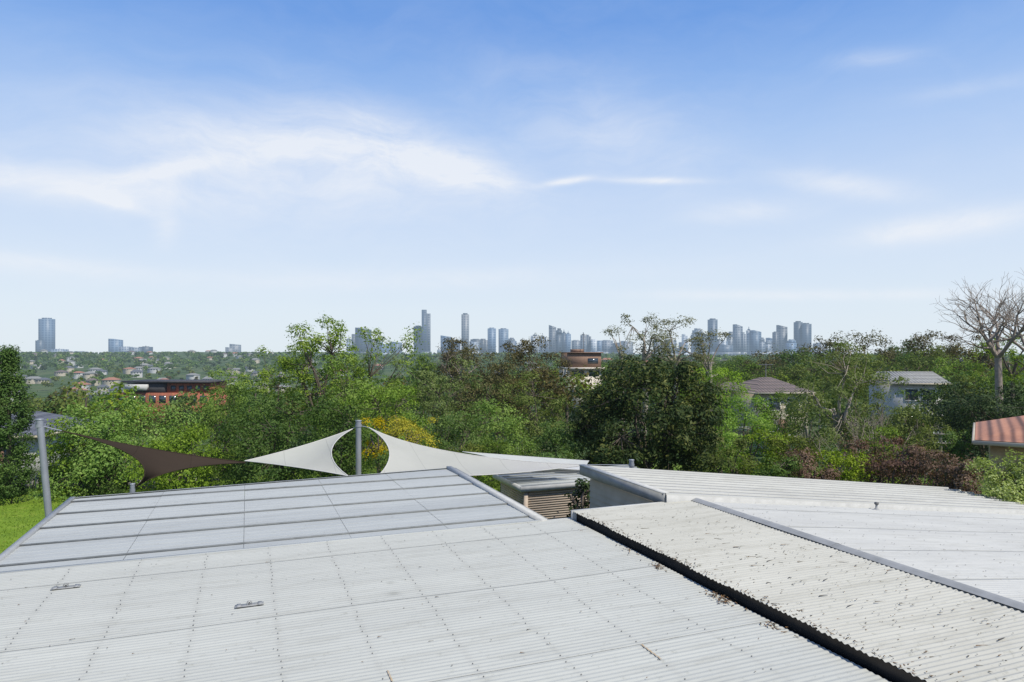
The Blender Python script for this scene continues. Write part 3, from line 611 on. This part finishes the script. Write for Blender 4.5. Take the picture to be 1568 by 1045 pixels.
house('tiled_roof_house',1172,578,601,96,72,W_cr,T_br,.1,9,True,False,True)
house('tiled_roof_house',1118,585,603,66,80,W_cr,T_br,-.3,8,True)
house('grey_roof_house',1385,569,587,84,74,W_wh,T_gr,-.15,9,False,False)
house('terracotta_roof_house',0,0,0,0,0,W_yb,T_or,-.6,8,True,pos=(24.9,26.,3.66,4.9,6.))
house('slate_roof_house',45,630,668,140,44,W_wh,T_sl,.15,9,True)
house('tiled_roof_house',1040,560,570,56,150,W_cr,T_or,.0,9)
house('grey_roof_house',1170,655,668,44,54,W_wh,T_gr,.1,7,False)
DB=105; c=W(897,560,DB); gz=float(ground(c[0],c[1])); e=empty('brick_apartment_block',(c[0],c[1],0),.12); zz=lambda py:CAMZ-(py-HY)/F*DB
WP=plain('pale_cream_render',(.58,.53,.45),(.50,.46,.38),1,.8,haze=True); WT=plain('tan_brick',(.27,.175,.125),(.20,.125,.09),4,.85,haze=True)
mb=MB(); mb.box(-2.8,2.6,0,7,gz-.3,zz(566),0); mb.box(-3.0,2.9,-.5,7.2,zz(566),zz(563),0); mb.box(-2.75,2.5,.3,6,zz(563),zz(541),1); mb.box(-2.95,2.75,.0,6.3,zz(541),zz(539.5),1); mb.box(-1.6,.2,2,4,zz(539.5),zz(535),1); mb.obj('walls',[WP,WT],e)
mb=MB()
for f_ in range(3):
    mb.box(-2.2,-.4,-.06,-.01,zz(576)-f_*2.9,zz(576)-f_*2.9+.8,0); mb.box(.5,2.1,-.06,-.01,zz(576)-f_*2.9,zz(576)-f_*2.9+.8,0)
mb.box(.4,2.0,.24,.29,zz(557),zz(549),0); mb.obj('windows',[glass],e)
mb=MB(); mb.tube([(0,1.5,zz(539)),(0,1.5,zz(509))],[.05,.03],6,0)
for k_ in range(6): mb.tube([(-.5+k_*.05,1.5,zz(512+k_*2.2)),(.5-k_*.05,1.5,zz(512+k_*2.2))],[.018,.018],4,0)
mb.obj('antenna_mast',[M_scr],e)
D=150; c=W(250,590,D); gz=float(ground(c[0],c[1])); e=empty('modern_rust_clad_building',(c[0],c[1],0),-.05); zz=lambda py:CAMZ-(py-HY)/F*D; s=D/F
M_cor=plain('rust_cladding',(.34,.11,.06),(.18,.065,.04),.6,.8,haze=True,vscale=(4,1,.3)); M_ch=plain('charcoal_cladding',(.06,.06,.065),(.04,.04,.045),1,.7,haze=True)
mb=MB(); mb.box(-74*s,78*s,0,10,gz,zz(602),0); mb.box(-60*s,0,.5,9,zz(602),zz(588),1); mb.box(2*s,70*s,1,9,zz(602),zz(587),0); mb.box(-66*s,74*s,0,9.4,zz(586.5),zz(584),1); mb.box(-58*s,-24*s,-.6,.4,zz(598),zz(589),2); mb.obj('walls',[M_cor,M_ch,W_wh],e)
mb=MB()
for i in range(9): x=(-70+i*16)*s; mb.box(x,x+1.5,-.08,-.02,zz(617),zz(606),0)
for i in range(5): x=(8+i*13)*s; mb.box(x,x+1.1,.9,.97,zz(600),zz(591),0)
mb.obj('windows',[glass],e)
def suburb(name,n,dmin,dmax,amin,amax):
    mb=MB()
    for i in range(n):
        d=math.exp(rng.uniform(math.log(dmin),math.log(dmax))); a=rng.uniform(amin,amax); x,y=a*d,d; gz=float(ground(x,y)); w_=rng.uniform(4.5,8.5); D=rng.uniform(4,6); h=rng.choice([3.2,5.8])+rng.uniform(1,2.5); t=rng.uniform(-.7,.7); c_,s_=math.cos(t),math.sin(t)
        rh=rng.uniform(1.8,3.); wi=int(rng.choice([0,0,1,1])); ri=int(rng.choice([3,4,5,5,5,6]))
        f=lambda L:[(x+p*c_-q*s_,y+p*s_+q*c_,gz+r) for p,q,r in L]
        mb.add(f([(-w_,-D,-2),(w_,-D,-2),(w_,D,-2),(-w_,D,-2),(-w_,-D,h),(w_,-D,h),(w_,D,h),(-w_,D,h)]),[(0,1,5,4),(1,2,6,5),(2,3,7,6),(3,0,4,7)],wi)
        o=.6; hi=D*.7
        mb.add(f([(-w_-o,-D-o,h),(w_+o,-D-o,h),(w_+o,D+o,h),(-w_-o,D+o,h),(-w_+hi,-.05,h+rh),(w_-hi,-.05,h+rh),(w_-hi,.05,h+rh),(-w_+hi,.05,h+rh)]),[(0,1,5,4),(1,2,6,5),(2,3,7,6),(3,0,4,7),(4,5,6,7)],ri)
        for j in range(4):
            xx=-w_+(j+.5)*w_/2; mb.add(f([(xx-.8,-D-.05,h-2),(xx+.8,-D-.05,h-2),(xx+.8,-D-.05,h-.7),(xx-.8,-D-.05,h-.7)]),[(0,1,2,3)],7)
    mb.obj(name,[W_wh,W_cr,W_br,T_or,T_br,T_gr,T_sl,glass])
suburb('distant_suburb_houses',150,500,2150,-.85,-.25)
suburb('distant_suburb_houses',25,350,1500,-.25,.8)
# ---------------------------------------------------------------- skyline towers
def tower_mat(name,c1,c2,sc):
    m,nt=new_mat(name); tc=N(nt,'ShaderNodeTexCoord'); oi=N(nt,'ShaderNodeObjectInfo'); s=N(nt,'ShaderNodeSeparateXYZ'); nt.links.new(tc.outputs['Object'],s.inputs[0])
    fx=mth(nt,'FRACT',mth(nt,'MULTIPLY',mth(nt,'ADD',s.outputs[0],s.outputs[1]),sc)); fz=mth(nt,'FRACT',mth(nt,'DIVIDE',s.outputs[2],18.))
    g=mth(nt,'MULTIPLY',mth(nt,'GREATER_THAN',fx,.35),mth(nt,'GREATER_THAN',fz,.3))
    n_=noise(nt,tc.outputs['Object'],.02,3); col=mixc(nt,g,c2,c1); col=mixc(nt,mth(nt,'MULTIPLY',n_,.4),col,(.07,.11,.17))
    hv=N(nt,'ShaderNodeHueSaturation'); nt.links.new(mth(nt,'MULTIPLY_ADD',oi.outputs['Random'],1.1,.35),hv.inputs['Value']); nt.links.new(col,hv.inputs['Color'])
    p=N(nt,'ShaderNodeBsdfPrincipled'); nt.links.new(hv.outputs[0],p.inputs['Base Color']); p.inputs['Roughness'].default_value=.5
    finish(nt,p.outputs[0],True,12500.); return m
TM=[tower_mat('blue_glass_tower',(.03,.065,.12),(.11,.16,.22),.035),tower_mat('grey_concrete_tower',(.06,.09,.14),(.28,.31,.34),.045),tower_mat('pale_tower',(.20,.24,.28),(.48,.49,.50),.05)]
DT=5000.
def tower(x0,x1,top,mi=None,style=None,d=DT):
    s=d/F; mi=int(rng.choice([0,0,1,1,2])) if mi is None else mi; w_=(x1-x0)/2*s; cx=((x0+x1)/2-CX)*s; y=d+rng.uniform(-250,250)*.6; k=y/d; cx*=k; w_*=k
    zb=float(ground(cx,y))-5; zt=CAMZ-(top-HY)*s*k; h=zt-zb; st=style or rng.choice(['flat','step','crown','slab','mast'])
    mb=MB(); q=w_*.9
    if st=='flat': mb.box(-w_,w_,-q,q,0,h*.97,0); mb.box(-w_*.6,w_*.6,-q*.6,q*.6,h*.97,h,1)
    elif st=='step': mb.box(-w_,w_,-q,q,0,h*.78,0); mb.box(-w_*.75,w_*.97,-q*.8,q*.8,h*.78,h*.93,0); mb.box(-w_*.4,w_*.7,-q*.5,q*.5,h*.93,h,1)
    elif st=='crown':
        mb.box(-w_,w_,-q,q,0,h*.88,0); v=[(-w_,-q,h*.88),(w_,-q,h*.88),(w_,q,h*.88),(-w_,q,h*.88),(-w_,-q,h),(w_,-q,h*.93),(w_,q,h*.93),(-w_,q,h)]; mb.add(v,[(4,5,6,7),(0,1,5,4),(1,2,6,5),(2,3,7,6),(3,0,4,7)],0)
    elif st=='slab': mb.box(-w_,w_*.1,-q,q,0,h,0); mb.box(w_*.1+.2,w_,-q*.9,q*.9,0,h*.92,1)
    else: mb.box(-w_,w_,-q,q,0,h*.9,0); mb.box(-w_*.5,w_*.5,-q*.5,q*.5,h*.9,h*.95,1); mb.box(-2,2,-2,2,h*.95,h*1.03,1)
    mb.box(-w_*1.25,w_*1.25,-q*1.3,q*1.3,0,min(30,h*.3),1)
    o=mb.obj('skyscraper',[TM[mi],TM[(mi+1)%3]]); o.location=(cx,y,zb); o.rotation_euler[2]=rng.uniform(-.25,.25)
for t in [(64,80,487,0,'flat'),(57,66,521,0,'flat'),(170,185,519,0,'crown'),(186,200,531),(201,214,532,1),(216,231,530,0),(347,357,532,2),(354,367,527,2,'crown'),(375,392,541),(394,408,541),(82,100,534,1),(118,132,538,1),
 (547,566,502,0,'crown'),(539,549,512,1),(634,647,499,0,'flat'),(646,659,475,0,'slab'),(676,690,514,0,'crown'),(692,704,521,1),(707,718,480,2,'flat'),(720,733,523,1),(737,747,519,1),(747,759,502,0,'flat'),(764,778,503,0,'flat'),
 (778,790,522),(792,806,526),(813,825,511,2),(826,836,513,1),(841,851,498,1,'crown'),(851,860,503,0),(860,867,506,0),(866,874,508,0),(875,889,521,1),(889,897,510,1,'mast'),(898,905,513,0),(905,921,520,2),(921,937,521,1,'flat'),
 (940,955,525),(1000,1013,518,1),(1020,1034,520,1),(1044,1054,512,1),(1060,1074,503,1,'step'),(1075,1085,512,0),(1085,1097,488,0,'flat'),(1098,1105,518,1),(1106,1113,521,2),(1113,1123,508,1),(1124,1135,497,1,'crown'),(1136,1142,509,1),(1143,1150,502,2,'mast'),(1150,1163,506,0,'crown'),(1163,1170,517,1),
 (1171,1180,522,1),(1184,1191,508,1),(1190,1204,498,1,'crown'),(1205,1217,520,0),(1217,1227,492,0,'flat'),(1227,1240,495,0,'flat'),(1100,1120,528,0),(1240,1262,533,1),(1270,1285,535,0),(1460,1476,538,1)]:
    tower(*t)
for i in range(90):
    x=rng.choice([rng.uniform(530,600),rng.uniform(630,960),rng.uniform(730,960),rng.uniform(1000,1250),rng.uniform(1040,1250)]); w_=rng.uniform(6,16); tower(x,x+w_,rng.uniform(517,538),None,None,5500)
# ---------------------------------------------------------------- small things
def pole(name,px,top,d,arms=1):
    T=W(px,top,d); gz=float(ground(T[0],T[1])); mb=MB(); mb.tube([(T[0],T[1],gz),T],[.11,.08],8,0)
    for i in range(arms):
        z=T[2]-.25-i*.5; mb.box(T[0]-.5,T[0]+.5,T[1]-.15,T[1]-.09,z-.04,z+.04,0)
        for j in (-.45,-.2,.2,.45): mb.tube([(T[0]+j,T[1]-.11,z+.04),(T[0]+j,T[1]-.11,z+.14)],[.03,.02],6,1)
    mb.obj(name,[plain('pole_timber',(.24,.22,.20),(.16,.15,.13),3,.9),trim])
pole('power_pole',1440,658,38,2); pole('power_pole',1255,612,60)
mb=MB()
for i in range(72):
    x=-34+i*.26; mb.box(x,x+.2,34.9,34.93,0,.62+.03*math.sin(i*3.1),0)
mb.box(-34,-15,34.94,34.98,.15,.22,0); mb.box(-34,-15,34.94,34.98,.45,.52,0)
for i in range(8): mb.box(-34+i*2.4,-33.88+i*2.4,34.99,35.11,0,.7,0)
mb.obj('paling_fence',[plain('fence_timber',(.34,.33,.31),(.20,.19,.18),2,.9,vscale=(5,1,1))])
